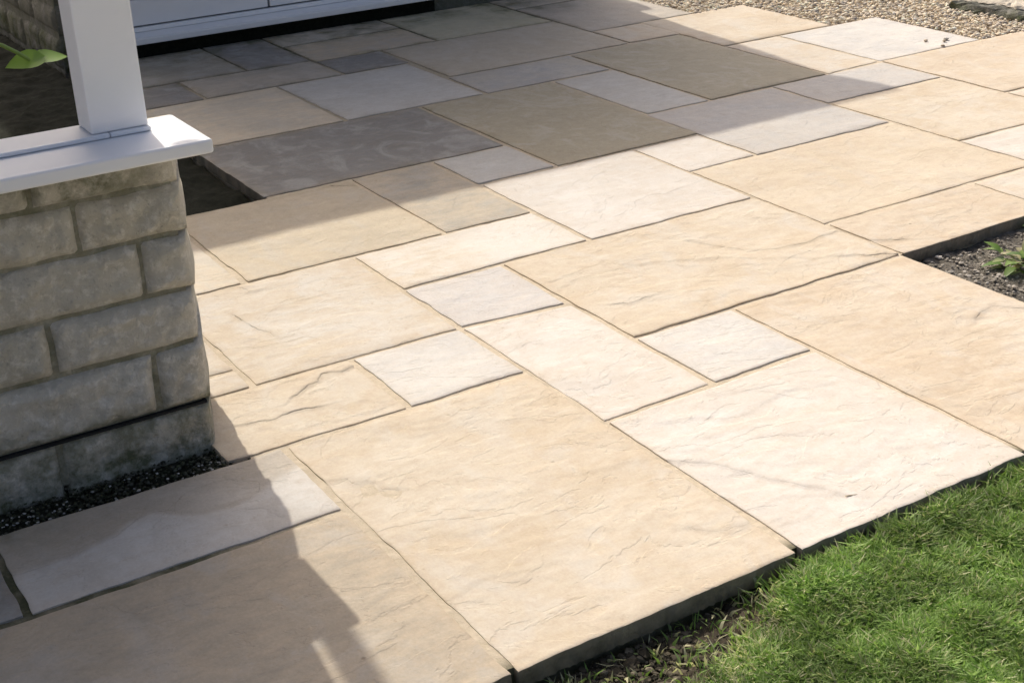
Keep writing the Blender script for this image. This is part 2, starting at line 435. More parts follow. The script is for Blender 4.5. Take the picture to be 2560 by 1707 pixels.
# outline corners in modules (lower-left, lower-right, upper-right, upper-left), tints, grid step (modules)
SL = [
    ((0, 0), (2, 0), (2, 3), (0, 3), TAN, 0.020),
    ((2, 0), (4, 0), (4, 2), (2, 2), WHITE, 0.018),
    ((4, 0), (6, 0), (6, 3), (4, 3), PEACH, 0.020),
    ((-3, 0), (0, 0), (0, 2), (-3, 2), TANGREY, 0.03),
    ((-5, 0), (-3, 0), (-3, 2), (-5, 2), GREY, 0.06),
    ((-2, 2), (0, 2), (0, 3), (-2, 3), RUST, 0.026),
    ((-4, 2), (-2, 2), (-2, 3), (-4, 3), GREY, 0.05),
    ((-0.42, 3), (1, 3), (1, 4), (-0.42, 4), TAN, 0.014),
    ((1, 3), (2, 3), (2, 4), (1, 4), WHITE2, 0.028),
    ((0.2, 4), (2, 4), (2, 6), (0.2, 6), CREAM, 0.018),
    ((-0.42, 4), (0.2, 4), (0.2, 4.36), (-0.42, 4.36), CREAM, 0.04),
    ((-0.42, 4.36), (0.2, 4.36), (0.2, 6), (-0.42, 6), CREAM, 0.05),
    ((-0.42, 6), (0.95, 6), (0.95, 8.08), (-0.42, 8.08), SHADETAN, 0.04),
    ((0.95, 6), (3, 6), (3, 8.08), (0.95, 8.08), ((0.56, 0.475, 0.345), (0.50, 0.43, 0.32), 0.9, 0.5), 0.035),
    ((3, 6), (4, 6), (4, 8.1), (3, 8.1), ((0.54, 0.46, 0.345), (0.36, 0.335, 0.285), 1.0, 0.7), 0.035),
    ((2, 5), (4, 5.02), (4, 6), (2, 6), ((0.62, 0.525, 0.395), (0.70, 0.655, 0.58), 1.0, 0.2), 0.03),
    ((2, 4), (3, 3.9), (3, 5), (2, 5), LILAC, 0.028),
    ((2, 2), (3, 2), (3, 3.88), (2, 4), WHITE, 0.028),
    ((3, 2), (4, 2), (4, 3), (3, 3), WHITE2, 0.028),
    ((3, 3), (6, 3), (6, 5), (3, 5), TAN, 0.018),
    ((4, 5), (6, 5), (6, 7.06), (4, 7.06), WHITE, 0.035),
    ((6, 6.05), (6.95, 6.05), (6.95, 7.06), (6, 7.06), WHITE, 0.045),
    ((6, 4), (9, 4), (9, 6.05), (6, 6.05), ((0.63, 0.54, 0.41), (0.575, 0.475, 0.345), 1.0, 0.6), 0.04),
    ((6, 3), (8, 3), (8, 4), (6, 4), PEACH, 0.018),
    ((8, 3), (10, 3), (10, 4), (8, 4), CREAM, 0.05),
    ((10, 3), (12, 3), (12, 4), (10, 4), TAN, 0.08),
    ((6.95, 6.05), (9, 6.05), (9, 8.1), (6.95, 8.1), BLUEW, 0.045),
    ((9, 7.1), (11, 7.1), (11, 8.15), (9, 8.15), BLUEW, 0.045),
    ((9, 5.05), (11, 5.05), (11, 7.1), (9, 7.1), TAN, 0.05),
    ((9, 4), (11, 4), (11, 5.05), (9, 5.05), WHITE, 0.05),
    ((11, 6.1), (14, 6.1), (14, 8.2), (11, 8.2), PEACH, 0.06),
    ((11, 4), (13, 4), (13, 6.1), (11, 6.1), CREAM, 0.08),
    ((13, 4), (14, 4), (14, 6.1), (13, 6.1), TAN, 0.08),
    ((12, 3), (14, 3), (14, 4), (12, 4), PEACH, 0.08),
    ((11, 8.2), (13, 8.2), (13, 10.25), (11, 10.25), WHITE2, 0.05),
    ((10, 8.15), (11, 8.2), (11, 10.25), (10, 10.25), CREAM, 0.06),
    ((10, 10.25), (12.1, 10.25), (12.1, 12.3), (10, 12.3), TAN, 0.06),
    ((5, 7.08), (7, 7.08), (7, 10.2), (5, 10.2), OLIVE, 0.045),
    ((4, 7.08), (5, 7.08), (5, 8.1), (4, 8.1), BLUE, 0.045),
    ((2, 8.1), (5, 8.1), (5, 10.22), (2, 10.22), GREY, 0.045),
    ((7, 8.12), (8, 8.12), (8, 10.18), (7, 10.18), BLUE, 0.05),
    ((8, 8.12), (10, 8.15), (10, 11.27), (8, 11.25), OLIVE, 0.05),
    ((6, 10.2), (8, 10.2), (8, 11.25), (6, 11.28), ((0.40, 0.39, 0.375), (0.50, 0.46, 0.38), 1.0, 0.3), 0.05),
    ((4, 10.22), (6, 10.22), (6, 12.36), (4, 12.36), BLUE, 0.05),
    ((2, 10.22), (4, 10.22), (4, 12.36), (2, 12.36), SHADETAN, 0.05),
    ((6.06, 11.28), (9.1, 11.3), (9.1, 13.3), (6.06, 13.32), DARK, 0.06),
    ((9.1, 11.3), (10.05, 11.28), (10.05, 12.28), (9.1, 12.28), TAN, 0.06),
    ((9.1, 12.28), (11.1, 12.3), (11.1, 14.45), (9.1, 14.45), ((0.42, 0.38, 0.32), (0.50, 0.44, 0.36), 1.0, 0.3), 0.07),
    ((9.1, 14.45), (11.1, 14.45), (11.1, 15.30), (9.1, 15.30), DARK, 0.09),
    ((5, 12.36), (6.06, 12.36), (6.06, 13.32), (5, 13.32), GREY, 0.06),
    ((7.02, 13.32), (9.1, 13.3), (9.1, 15.30), (7.02, 15.30), ((0.56, 0.51, 0.375), (0.47, 0.44, 0.30), 0.9, 0.3), 0.07),
    ((5, 13.32), (7.02, 13.32), (7.02, 14.5), (5, 14.5), ((0.60, 0.49, 0.34), (0.46, 0.41, 0.33), 0.8, 0.2), 0.07),
    ((5, 14.5), (7.02, 14.5), (7.02, 15.30), (5, 15.30), DARK, 0.07),
    ((4.03, 13.45), (5, 13.4), (5, 15.30), (4.03, 15.30), GREY, 0.07),
    ((3, 12.36), (5, 12.36), (5, 13.42), (3, 13.48), ((0.36, 0.33, 0.28), (0.48, 0.42, 0.33), 1.0, 0.3), 0.06),
    ((2, 13.48), (4.03, 13.46), (4.03, 15.30), (2, 15.30), ((0.40, 0.36, 0.29), (0.33, 0.31, 0.26), 0.9, 0.3), 0.07),
    ((2, 12.36), (3, 12.36), (3, 13.48), (2, 13.48), GREY, 0.07),
]
# natural splits and open cracks seen on single flagstones: points, depth (modules), spread, dirt
LEDGE = [
    ([(0.394, 3.668), (0.484, 3.726), (0.622, 3.752), (0.688, 3.864), (0.839, 3.834), (0.96, 3.868)], .010, .25, .62),
    ([(-0.075, 3.443), (0.053, 3.407), (0.187, 3.442), (0.441, 3.417)], .008, .2, .7),
    ([(0.59, 5.354), (0.623, 5.205), (0.634, 4.966), (0.674, 4.839)], .010, .2, .8),
    ([(0.852, 5.957), (0.892, 5.753), (0.954, 5.755)], .008, .15, .5),
    ([(5.329, 2.831), (5.31, 2.558), (5.317, 2.276), (5.31, 2.021), (5.312, 1.756), (5.444, 1.69)], .006, .35, .15),
    ([(5.444, 1.69), (5.54, 1.748), (5.726, 1.753), (5.883, 1.591)], .010, .25, .6),
    ([(4.713, 4.368), (4.804, 4.184), (4.97, 3.917), (5.14, 3.773), (5.463, 3.735), (5.87, 3.766)], .008, .3, .55),
    ([(4.03, 4.216), (4.36, 4.065), (4.694, 3.856), (5.184, 3.495)], .005, .3, .12),
    ([(3.288, 3.641), (3.398, 3.575), (3.607, 3.587)], .007, .2, .5),
    ([(5.547, 3.285), (5.715, 3.17), (5.948, 3.045)], .010, .15, .85),
    ([(6.01, 3.498), (6.071, 3.384), (6.182, 3.329), (6.295, 3.251)], .009, .2, .75),
    ([(2.053, 1.258), (2.158, 1.182), (2.277, 1.056), (2.339, 0.88), (2.407, 0.754), (2.506, 0.556), (2.62, 0.38)], .010, .3, .17),
    ([(2.3, 1.75), (2.49, 1.666), (2.579, 1.632), (2.815, 1.49), (3.328, 1.587)], .004, .35, .15),
    ([(1.649, 0.529), (1.695, 0.481), (1.771, 0.416), (1.904, 0.391), (1.95, 0.4)], .008, .15, .28),
    ([(0.03, 2.379), (0.169, 2.363), (0.204, 2.221), (0.278, 2.236), (0.279, 2.092), (0.351, 2.041)], .009, .2, .22),
    ([(2.711, 8.05), (2.822, 7.97), (2.945, 7.876)], .012, .12, .9),
    ([(-0.9, 2.70), (-0.80, 2.80), (-0.61, 2.83), (-0.42, 2.77), (-0.32, 2.66), (-0.36, 2.54), (-0.51, 2.46), (-0.70, 2.43), (-0.85, 2.50), (-0.92, 2.62), (-0.9, 2.70)], .005, .10, .25),
    ([(-2.0, 2.484), (-1.629, 2.465), (-1.334, 2.535), (-1.186, 2.647), (-1.046, 2.674), (-0.899, 2.60)], .004, .2, .3),
]
L2LINE = np.array([(-2.1, 2.48), (-1.629, 2.465), (-1.334, 2.535), (-1.186, 2.647), (-1.046, 2.674), (-0.899, 2.525), (-0.779, 2.459), (-0.584, 2.43), (-0.40, 2.50), (-0.2, 2.62), (0.1, 2.74)])

def poly_dist(px, py, pts):
    """distance to a polyline and which side of it (+ = left of its direction)"""
    best = np.full(px.shape, 1e9); side = np.zeros(px.shape)
    for (ax, ay), (bx, by) in zip(pts[:-1], pts[1:]):
        dx, dy = bx - ax, by - ay
        t = np.clip(((px - ax) * dx + (py - ay) * dy) / (dx * dx + dy * dy), 0, 1)
        d = np.hypot(px - ax - t * dx, py - ay - t * dy)
        s = np.sign(dx * (py - ay) - dy * (px - ax))
        k = d < best
        best = np.where(k, d, best); side = np.where(k, s, side)
    return best, side

GAP = 0.027
def flagstone(i, corners, tint, step):
    (a, b, c, d) = [np.array(q, float) for q in corners]
    rs = np.random.RandomState(100 + i)
    ctr = (a + b + c + d) / 4
    # pull the corners in to leave the joint, each a little differently
    g = GAP * (0.75 + 0.5 * rs.rand(4, 2))
    a = a + [g[0, 0], g[0, 1]]; b = b + [-g[1, 0], g[1, 1]]; c = c + [-g[2, 0], -g[2, 1]]; d = d + [g[3, 0], -g[3, 1]]
    if corners[0][1] == 0:          # front edge butts on the lawn: no joint there
        a[1] = b[1] = 0.0
    L = max(np.linalg.norm(b - a), np.linalg.norm(c - d)); H = max(np.linalg.norm(d - a), np.linalg.norm(c - b))
    nx = max(6, int(L / step)); ny = max(6, int(H / step))
    e = 0.008                        # width of the dressed arris
    def coords(n, ln): return np.r_[0, np.linspace(e / ln, 1 - e / ln, n - 1), 1]
    s, t = np.meshgrid(coords(nx, L), coords(ny, H), indexing='ij')
    x = (1 - s) * (1 - t) * a[0] + s * (1 - t) * b[0] + s * t * c[0] + (1 - s) * t * d[0]
    y = (1 - s) * (1 - t) * a[1] + s * (1 - t) * b[1] + s * t * c[1] + (1 - s) * t * d[1]
    dl = np.minimum(np.minimum(s * L, (1 - s) * L), np.minimum(t * H, (1 - t) * H))
    # hand-dressed, slightly wavy edges
    wob = np.exp(-dl / 0.06)
    x = x + wob * 0.026 * (fbm(x * 5 + 31, y * 5, i, 3) - 0.5) * np.where(np.minimum(s, 1 - s) * L < 0.2, 1, 0.2)
    y = y + wob * 0.026 * (fbm(x * 5, y * 5 + 77, i + 5, 3) - 0.5) * np.where(np.minimum(t, 1 - t) * H < 0.2, 1, 0.2)
    # riven surface
    base = fbm(x * 1.3 + i, y * 2.1, i, 4, 0.5)
    ter = fbm(x * 1.0 + 9 * i, y * 1.9 + x * 0.4, i + 40, 4, 0.5) * 7
    fl = np.floor(ter); fr = ter - fl
    z = 0.012 * (base - 0.5) + 0.0042 * (fl + sstep(0.38, 0.62, fr) - 3.5) + 0.004 * (fbm(x * 9, y * 9, i, 3) - 0.5)
    z = np.clip(z - np.median(z), -0.0065, 0.012) * sstep(-0.02, 0.07, dl) + rs.uniform(-0.003, 0.003)
    crack = np.zeros_like(x); cdist = np.full_like(x, 0.5)
    lo = np.array([min(q[0] for q in corners), min(q[1] for q in corners)]); hi = np.array([max(q[0] for q in corners), max(q[1] for q in corners)])
    for pts, dep, spr, dirt in LEDGE:
        m = np.mean(pts, axis=0)
        if lo[0] <= m[0] <= hi[0] and lo[1] <= m[1] <= hi[1]:
            jx = x + 0.07 * (fbm(x * 7, y * 7, 3, 3) - 0.5); jy = y + 0.07 * (fbm(x * 7 + 50, y * 7, 4, 3) - 0.5)
            dd, sd = poly_dist(jx, jy, pts)
            z = z + dep * 0.8 * np.clip(sd * dd / (1.6 * step), -1, 1) * np.exp(-dd / spr * 2)
            vary = 0.35 + 0.65 * sstep(0.35, 0.6, fbm(x * 7, y * 7, 8, 2))
            near = dd < np.abs(cdist); cdist = np.where(near, dd * np.where(sd == 0, 1, sd), cdist)
            crack = np.maximum(crack, 0.8 * dirt * vary * np.exp(-(dd / 0.045) ** 2))
    layer = np.zeros_like(x)
    if corners[0] == (-2, 2):
        dd, sd = poly_dist(x, y, L2LINE)
        layer = sstep(-0.05, 0.05, dd * sd) * (0.85 - 0.3 * np.exp(-(((x + 0.6) / 0.3) ** 2 + ((y - 2.62) / 0.16) ** 2)))
    if corners[0] == (2, 5):
        layer = sstep(2.55, 3.2, x + 0.5 * (fbm(x * 3, y * 3, 2, 3) - 0.5) + (y - 5.5) * -0.4)
    rim = np.exp(-dl / 0.085)
    moss = np.maximum(sstep(13.6, 15.3, y + 1.2 * (fbm(x * 2, y * 2, 6, 3) - 0.5)), 0.9 * sstep(2.55, 3.1, y) * sstep(-1.2, -2.0, x) * (y < 3.2))
    moss = np.maximum(moss, 0.9 * np.exp(-dl / 0.07) * sstep(11.5, 14, y))
    moss = np.maximum(moss, 0.5 * np.exp(-dl / 0.06) * sstep(6.95, 8.5, y) * sstep(8, 5, x))
    # rows: top grid, then the arris drops and the sawn side goes down
    z[0, :] -= 0.004; z[-1, :] -= 0.004; z[:, 0] -= 0.004; z[:, -1] -= 0.004
    V = [np.c_[x.ravel(), y.ravel(), z.ravel()]]
    idx = np.arange((nx + 1) * (ny + 1)).reshape(nx + 1, ny + 1)
    F = np.c_[idx[:-1, :-1].ravel(), idx[1:, :-1].ravel(), idx[1:, 1:].ravel(), idx[:-1, 1:].ravel()].tolist()
    ring = np.array(list(idx[:, 0]) + list(idx[-1, 1:]) + list(idx[::-1, -1][1:]) + list(idx[0, ::-1][1:-1]))
    n = len(ring); k0 = idx.size
    lip = V[0][ring].copy()
    side = V[0][ring].copy(); side[:, 2] = -0.125
    side[:, :2] += 0.016 * (rs.rand(n, 2) - 0.5)
    V += [lip, side]
    F += [(k0 + j, k0 + n + j, k0 + n + (j + 1) % n, k0 + (j + 1) % n) for j in range(n)]
    V = np.vstack(V)
    V[:, 0] -= ctr[0]; V[:, 1] -= ctr[1]
    me = mesh_py('paving_slab', (V * U).tolist(), F, True)
    ext = lambda q, v: np.r_[q.ravel(), np.full(2 * n, v)]
    fattr(me, 'rim', ext(rim, 1)); fattr(me, 'crack', ext(crack, 0)); fattr(me, 'crackd', ext(cdist, 0.5))
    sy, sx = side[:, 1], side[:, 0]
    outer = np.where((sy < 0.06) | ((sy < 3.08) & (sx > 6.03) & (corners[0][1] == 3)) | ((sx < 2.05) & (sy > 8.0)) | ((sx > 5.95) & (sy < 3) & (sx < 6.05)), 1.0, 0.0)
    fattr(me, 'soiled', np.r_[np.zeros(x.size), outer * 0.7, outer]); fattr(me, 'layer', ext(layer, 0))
    fattr(me, 'moss', np.r_[moss.ravel(), moss.ravel()[ring] * 0.5, moss.ravel()[ring] * 0.5])
    o = link('paving_slab', me, M_slab, PATIO, (ctr[0] * U, ctr[1] * U, 0))
    ta, tb, cl, pi = tint
    j = rs.uniform(-0.015, 0.015, 3)
    o['tint_a'] = [float(max(0, q + j[0])) for q in ta]; o['tint_b'] = [float(max(0, q + j[1])) for q in tb]
    o['cloud'] = float(cl); o['pits'] = float(pi); o['stone_seed'] = float(i * 3.37)
    return o
for i, s in enumerate(SL):
    flagstone(i, s[:4], s[4], s[5])

# ------------------------------------------------------------------ low stone wall with its coping
def stone_block(name, u0, u1, z0, z1, v0, v1, mat, parent, seed, bulge=0.05, skew=(0, 0), mossf=None, step=0.045, axis='v'):
    """rock-faced block: one rough face (towards -v, or towards -u when axis='u') and rounded arrises"""
    nx = max(4, int((u1 - u0) / step)); nz = max(4, int((z1 - z0) / step))
    s, t = np.meshgrid(np.linspace(0, 1, nx + 1), np.linspace(0, 1, nz + 1), indexing='ij')
    L = u1 - u0; H = z1 - z0
    dl = np.minimum(np.minimum(s, 1 - s) * L, np.minimum(t, 1 - t) * H)
    X = u0 + s * L; Z = z0 + t * H
    wob = np.exp(-dl / 0.05)
    nz1 = fbm(X * 4.2, Z * 4.2, seed, 4, 0.55) - 0.5
    out = bulge * (0.45 + 1.5 * nz1) * sstep(0.0, 0.09, dl) + 0.055 * (fbm(X * 8, Z * 8, seed + 3, 4, 0.6) - 0.5) * sstep(0, 0.05, dl) - 0.040 * np.exp(-dl / 0.012)
    X = X + wob * 0.028 * (fbm(X * 5, Z * 5 + 9, seed + 7, 2) - 0.5)
    Z = Z + wob * 0.020 * (fbm(X * 5 + 19, Z * 5, seed + 11, 2) - 0.5)
    Y = v0 - out
    V = np.c_[X.ravel(), Y.ravel(), Z.ravel()]
    idx = np.arange((nx + 1) * (nz + 1)).reshape(nx + 1, nz + 1)
    F = np.c_[idx[:-1, :-1].ravel(), idx[1:, :-1].ravel(), idx[1:, 1:].ravel(), idx[:-1, 1:].ravel()].tolist()
    ring = np.array(list(idx[:, 0]) + list(idx[-1, 1:]) + list(idx[::-1, -1][1:]) + list(idx[0, ::-1][1:-1]))
    n = len(ring); k0 = idx.size
    # the ends run back a little roughly, in two steps, then a flat back
    for f in (0.5, 1.0):
        r = V[ring].copy()
        r[:, 1] = v0 + (v1 - v0) * f
        at_r = s.ravel()[ring] > 0.999
        r[:, 0] += np.where(at_r, skew[1] * f + 0.03 * (fbm(r[:, 2] * 5, np.full(n, f * 3.0), seed + 23, 3) - 0.3), 0)
        V = np.vstack([V, r])
    for q in range(2):
        p0 = ring if q == 0 else k0 + np.arange(n)
        p1 = k0 + q * n + np.arange(n)
        F += [(p0[j], p1[j], p1[(j + 1) % n], p0[(j + 1) % n]) for j in range(n)]
    F.append(tuple((k0 + n + np.arange(n))[::-1]))
    if axis == 'u':                                   # turn so the face looks towards -u
        V = np.c_[V[:, 1], -V[:, 0], V[:, 2]]
    ctr = np.array([V[:, 0].mean(), V[:, 1].mean(), V[:, 2].min()])
    me = mesh_py(name, ((V - ctr) * U).tolist(), F, True)
    fattr(me, 'moss', mossf(V) if mossf else np.zeros(len(V)))
    return link(name, me, mat, parent, tuple(ctr * U))

wall = tag(empty('low_stone_wall', (-1.5 * U, 3.5 * U, 0)), 'low wall of rough grey stone blocks under a white coping beside the patio', 'wall')
wall_loc = Vector(wall.location)
def wpart(o):
    o.location = Vector(o.location) - wall_loc
    return o
def wall_moss(V):
    z = V[:, 2]
    top = sstep(1.82, 2.02, z + 0.25 * (fbm(V[:, 0] * 3, z * 2, 5, 3) - 0.5)) * sstep(-0.35, -0.9, V[:, 0])
    dpc = sstep(0.5, 0.36, z + 0.1 * (fbm(V[:, 0] * 3, z * 2, 6, 2) - 0.5)) * 0.7
    foot = sstep(0.34, 0.10, z + 0.12 * (fbm(V[:, 0] * 4, z * 3, 7, 3) - 0.5))
    return np.maximum(np.maximum(top, dpc), foot)
core = box('mortar_core', (-9, 3.362, 0.0), (-0.41, 4.1, 2.06), M_pointing, wall, 0)
fattr(core.data, 'moss', [0.55] * len(core.data.vertices))
wpart(core)
COURSES = [  # z0, z1, joints measured from the end, right-end offset
    (-0.12, 0.322, [-0.355, -1.40, -2.35, -3.3, -4.2, -5.3, -6.3, -7.4, -8.6]),
    (0.342, 0.778, [-0.355, -0.70, -1.95, -2.7, -3.9, -4.6, -5.8, -7.0, -8.4]),
    (0.795, 1.160, [-0.365, -1.33, -2.2, -3.2, -3.9, -5.0, -6.1, -7.1, -8.5]),
    (1.178, 1.552, [-0.350, -0.68, -1.85, -2.6, -3.7, -4.5, -5.6, -6.8, -8.2]),
    (1.568, 1.892, [-0.345, -1.05, -1.75, -2.9, -3.6, -4.9, -5.9, -7.2, -8.5]),
    (1.906, 2.12, [-0.36, -1.30, -2.4, -3.4, -4.6, -5.7, -6.9, -8.4]),
]
k = 0
for ci, (z0, z1, js) in enumerate(COURSES):
    for j in range(len(js) - 1):
        k += 1
        r, l = js[j], js[j + 1]
        end = (j == 0)
        wpart(stone_block('stone', l + 0.011, r - (0 if end else 0.011), z0, z1, 3.335, 4.15 if end else 3.8, M_wall, wall, 300 + k,
                          0.075 if ci else 0.04, (0, 0.245 if end else 0), wall_moss, 0.028 if l > -3.5 else 0.08))
dpc = wpart(box('damp_course', (-9, 3.325, 0.3235), (-0.385, 4.0, 0.3405), M_gasket, wall, 0))

def coping():
    bm = bmesh.new()
    add_box(bm, (-9, 2.97, 2.155), (-0.228, 3.70, 2.247), 0)
    es = [e for e in bm.edges]
    bmesh.ops.bevel(bm, geom=es, offset=0.006, segments=3, affect='EDGES', profile=0.5)
    return wpart(link('coping', bm_mesh('coping', bm, True), M_white, wall))
cop = coping()
me = cop.data
me.polygons.foreach_set('use_smooth', [False] * len(me.polygons))
# the upper frame board that the post stands on, with its mitred corner seam
board = wpart(box('frame_board', (-9, 3.385, 2.250), (-0.74, 3.71, 2.280), M_white, wall, 0.003))
board = wpart(box('frame_board', (-0.735, 3.385, 2.250), (-0.475, 3.71, 2.280), M_white, wall, 0.003))

# ------------------------------------------------------------------ porch: the post on the coping, with an unseen roof, wall and pipe added for their shade
porch = tag(empty('porch', (-0.67 * U, 3.6 * U, 2.3 * U)), 'square white porch post standing on the coping of the low stone wall', 'porch')
ploc = Vector(porch.location)
def ppart(o):
    o.location = Vector(o.location) - ploc
    return o
ppart(box('post', (-0.845, 3.41, 2.282), (-0.482, 3.69, 8.4), M_white, porch, 0.004))
ppart(box('beam', (-9.5, 3.40, 8.402), (-0.47, 3.70, 8.7), M_white, porch, 0.004))
ppart(box('beam', (-0.85, 3.702, 8.402), (-0.48, 6.0, 8.698), M_white, porch, 0.004))
ppart(box('roof', (-9.5, 4.0, 8.7), (0.02, 15.2, 9.0), M_tile, porch, 0.01))  # out of view; added and sized to shade the coping and left slabs
ppart(box('shade_wall', (-9.5, 15.2, -0.3), (-1.2, 15.6, 8.7), M_house, porch, 0.01))  # unseen wall, added to keep the bed behind the porch dark
def pipe():  # unseen caster, added for a thin shadow band on the near slabs
    bm = bmesh.new()
    r = 0.105 * U
    pts = [Vector((0.005 * U, 6.5 * U, 8.68 * U)), Vector((0.005 * U, 6.5 * U, 6.0 * U))]
    c = bmesh.ops.create_cone(bm, cap_ends=True, segments=16, radius1=r, radius2=r, depth=2.68 * U)
    for v in c['verts']: v.co += (pts[0] + pts[1]) / 2
    return link('shadow_pipe', bm_mesh('shadow_pipe', bm, True), M_upvc, porch)
ppart(pipe())

# ------------------------------------------------------------------ house with its glazed door
house = tag(empty('house', (6.5 * U, 16 * U, 0)), 'stone house wall behind the patio with a white glazed double door and sill', 'house')
hloc = Vector(house.location)
def hpart(o):
    o.location = Vector(o.location) - hloc
    return o
def hmoss(V): return 0.8 * sstep(0.6, 0.0, V[:, 2] + 0.4 * (fbm(V[:, 1] * 1.5, V[:, 2] * 2, 5, 3) - 0.5)) + 0.25
def hwall():
    bm = bmesh.new()
    add_box(bm, (2.06, 15.66, -0.4), (2.18, 25, 9.0))          # backing of the side wall
    add_box(bm, (8.22, 15.62, -0.4), (10.85, 15.95, 9.08))     # pier beside the door
    add_box(bm, (2.18, 15.62, 7.2), (8.22, 15.95, 9.08))       # lintel
    add_box(bm, (10.55, 15.95, -0.4), (10.85, 25, 9.08))
    add_box(bm, (10.85, 15.60, -0.4), (11.12, 25, 2.75))       # plinth at the far corner
    add_box(bm, (2.18, 24.7, -0.4), (10.55, 25, 9.0))
    me = bm_mesh('wall', bm)
    fattr(me, 'moss', [0.5] * len(me.vertices))
    return link('wall', me, M_house, house)
hw = hpart(hwall())
hpart(box('threshold', (2.18, 15.55, -0.5), (8.22, 15.95, 0.2), M_damp_shade, house, 0))  # wall foot under the sill, coloured dark for the deep shade there
# blocks of the side wall, seen past the porch post
kk = 0
zc = [-0.15, 0.40, 0.86, 1.30, 1.80, 2.25, 2.75, 3.2, 3.7, 4.2]
for ci in range(len(zc) - 1):
    vv = 15.62; rs = np.random.RandomState(50 + ci)
    while vv < 24.6:
        ln = rs.uniform(0.8, 1.5); kk += 1
        e = min(vv + ln, 24.8)
        b = stone_block('stone', -e + 0.02, -vv - 0.02, zc[ci] + 0.02, zc[ci + 1] - 0.02, 2.04, 2.16 if vv > 15.7 else 2.3, M_house, None, 900 + kk, 0.05, (0, 0), hmoss, 0.09, axis='u')
        b.parent = hw
        vv = e
def roof_h():
    a = [(1.7, 15.6, 9.1), (11.1, 15.6, 9.1), (11.1, 20.3, 12.2), (1.7, 20.3, 12.2), (11.1, 25.2, 9.1), (1.7, 25.2, 9.1)]
    vs = [(x * U, y * U, z * U) for x, y, z in a] + [(x * U, y * U, (z - 0.25) * U) for x, y, z in a]
    f = [(0, 1, 2, 3), (3, 2, 4, 5), (6, 9, 8, 7), (9, 11, 10, 8), (0, 6, 7, 1), (1, 7, 8, 2), (2, 8, 10, 4), (4, 10, 11, 5), (5, 11, 9, 3), (3, 9, 6, 0)]
    return link('roof', mesh_py('roof', vs, f), M_tile, house)
hpart(roof_h())
M_glass, nt, nd, P = new_mat('window_glass')
P.inputs['Base Color'].default_value = (0.02, 0.025, 0.03, 1)
P.inputs['Roughness'].default_value = 0.04
M_seal = mottled('grey_rubber', [(0.3, (0.16, 0.165, 0.17)), (0.7, (0.22, 0.225, 0.23))], 20, 0.6, 0)
door = bpy.data.objects.new('door', None); C.objects.link(door); door.parent = house
def dbox(name, a, b, mat, bevel=0.003):
    o = box(name, a, b, mat, door, bevel); return hpart(o)
# threshold sill, outer frame, two leaves
def sill():
    sec = [(15.16, 0.205), (15.16, 0.295), (15.19, 0.31), (15.47, 0.335), (15.47, 0.205)]
    vs = [(u * U, v * U, z * U) for u in (2.3, 8.30) for v, z in sec]
    n = len(sec)
    f = [tuple(range(n)), tuple(range(2 * n - 1, n - 1, -1))] + [(i, n + i, n + (i + 1) % n, (i + 1) % n) for i in range(n)]
    bm = bmesh.new(); bm.from_mesh(mesh_py('sill', vs, f))
    bmesh.ops.bevel(bm, geom=list(bm.edges), offset=0.004, segments=2, affect='EDGES')
    return link('sill', bm_mesh('sill', bm), M_upvc, door)
hpart(sill())
dbox('frame', (2.36, 15.43, 0.337), (8.16, 15.70, 0.402), M_upvc)
dbox('frame', (2.36, 15.43, 0.403), (2.58, 15.70, 7.2), M_upvc)
dbox('frame', (7.94, 15.43, 0.403), (8.16, 15.70, 7.2), M_upvc)
for (l, r) in ((2.60, 5.245), (5.285, 7.92)):
    dbox('bottom_rail', (l, 15.46, 0.425), (r, 15.64, 0.80), M_upvc, 0.004)
    dbox('stile', (l, 15.462, 0.802), (l + 0.36, 15.638, 7.1), M_upvc, 0.004)
    dbox('stile', (r - 0.36, 15.462, 0.802), (r, 15.638, 7.1), M_upvc, 0.004)
    dbox('pane', (l + 0.362, 15.53, 0.802), (r - 0.362, 15.57, 7.1), M_glass, 0)
dbox('seal', (5.247, 15.50, 0.405), (5.283, 15.60, 7.1), M_seal, 0)
dbox('seal', (2.60, 15.50, 0.404), (7.92, 15.62, 0.422), M_seal, 0)

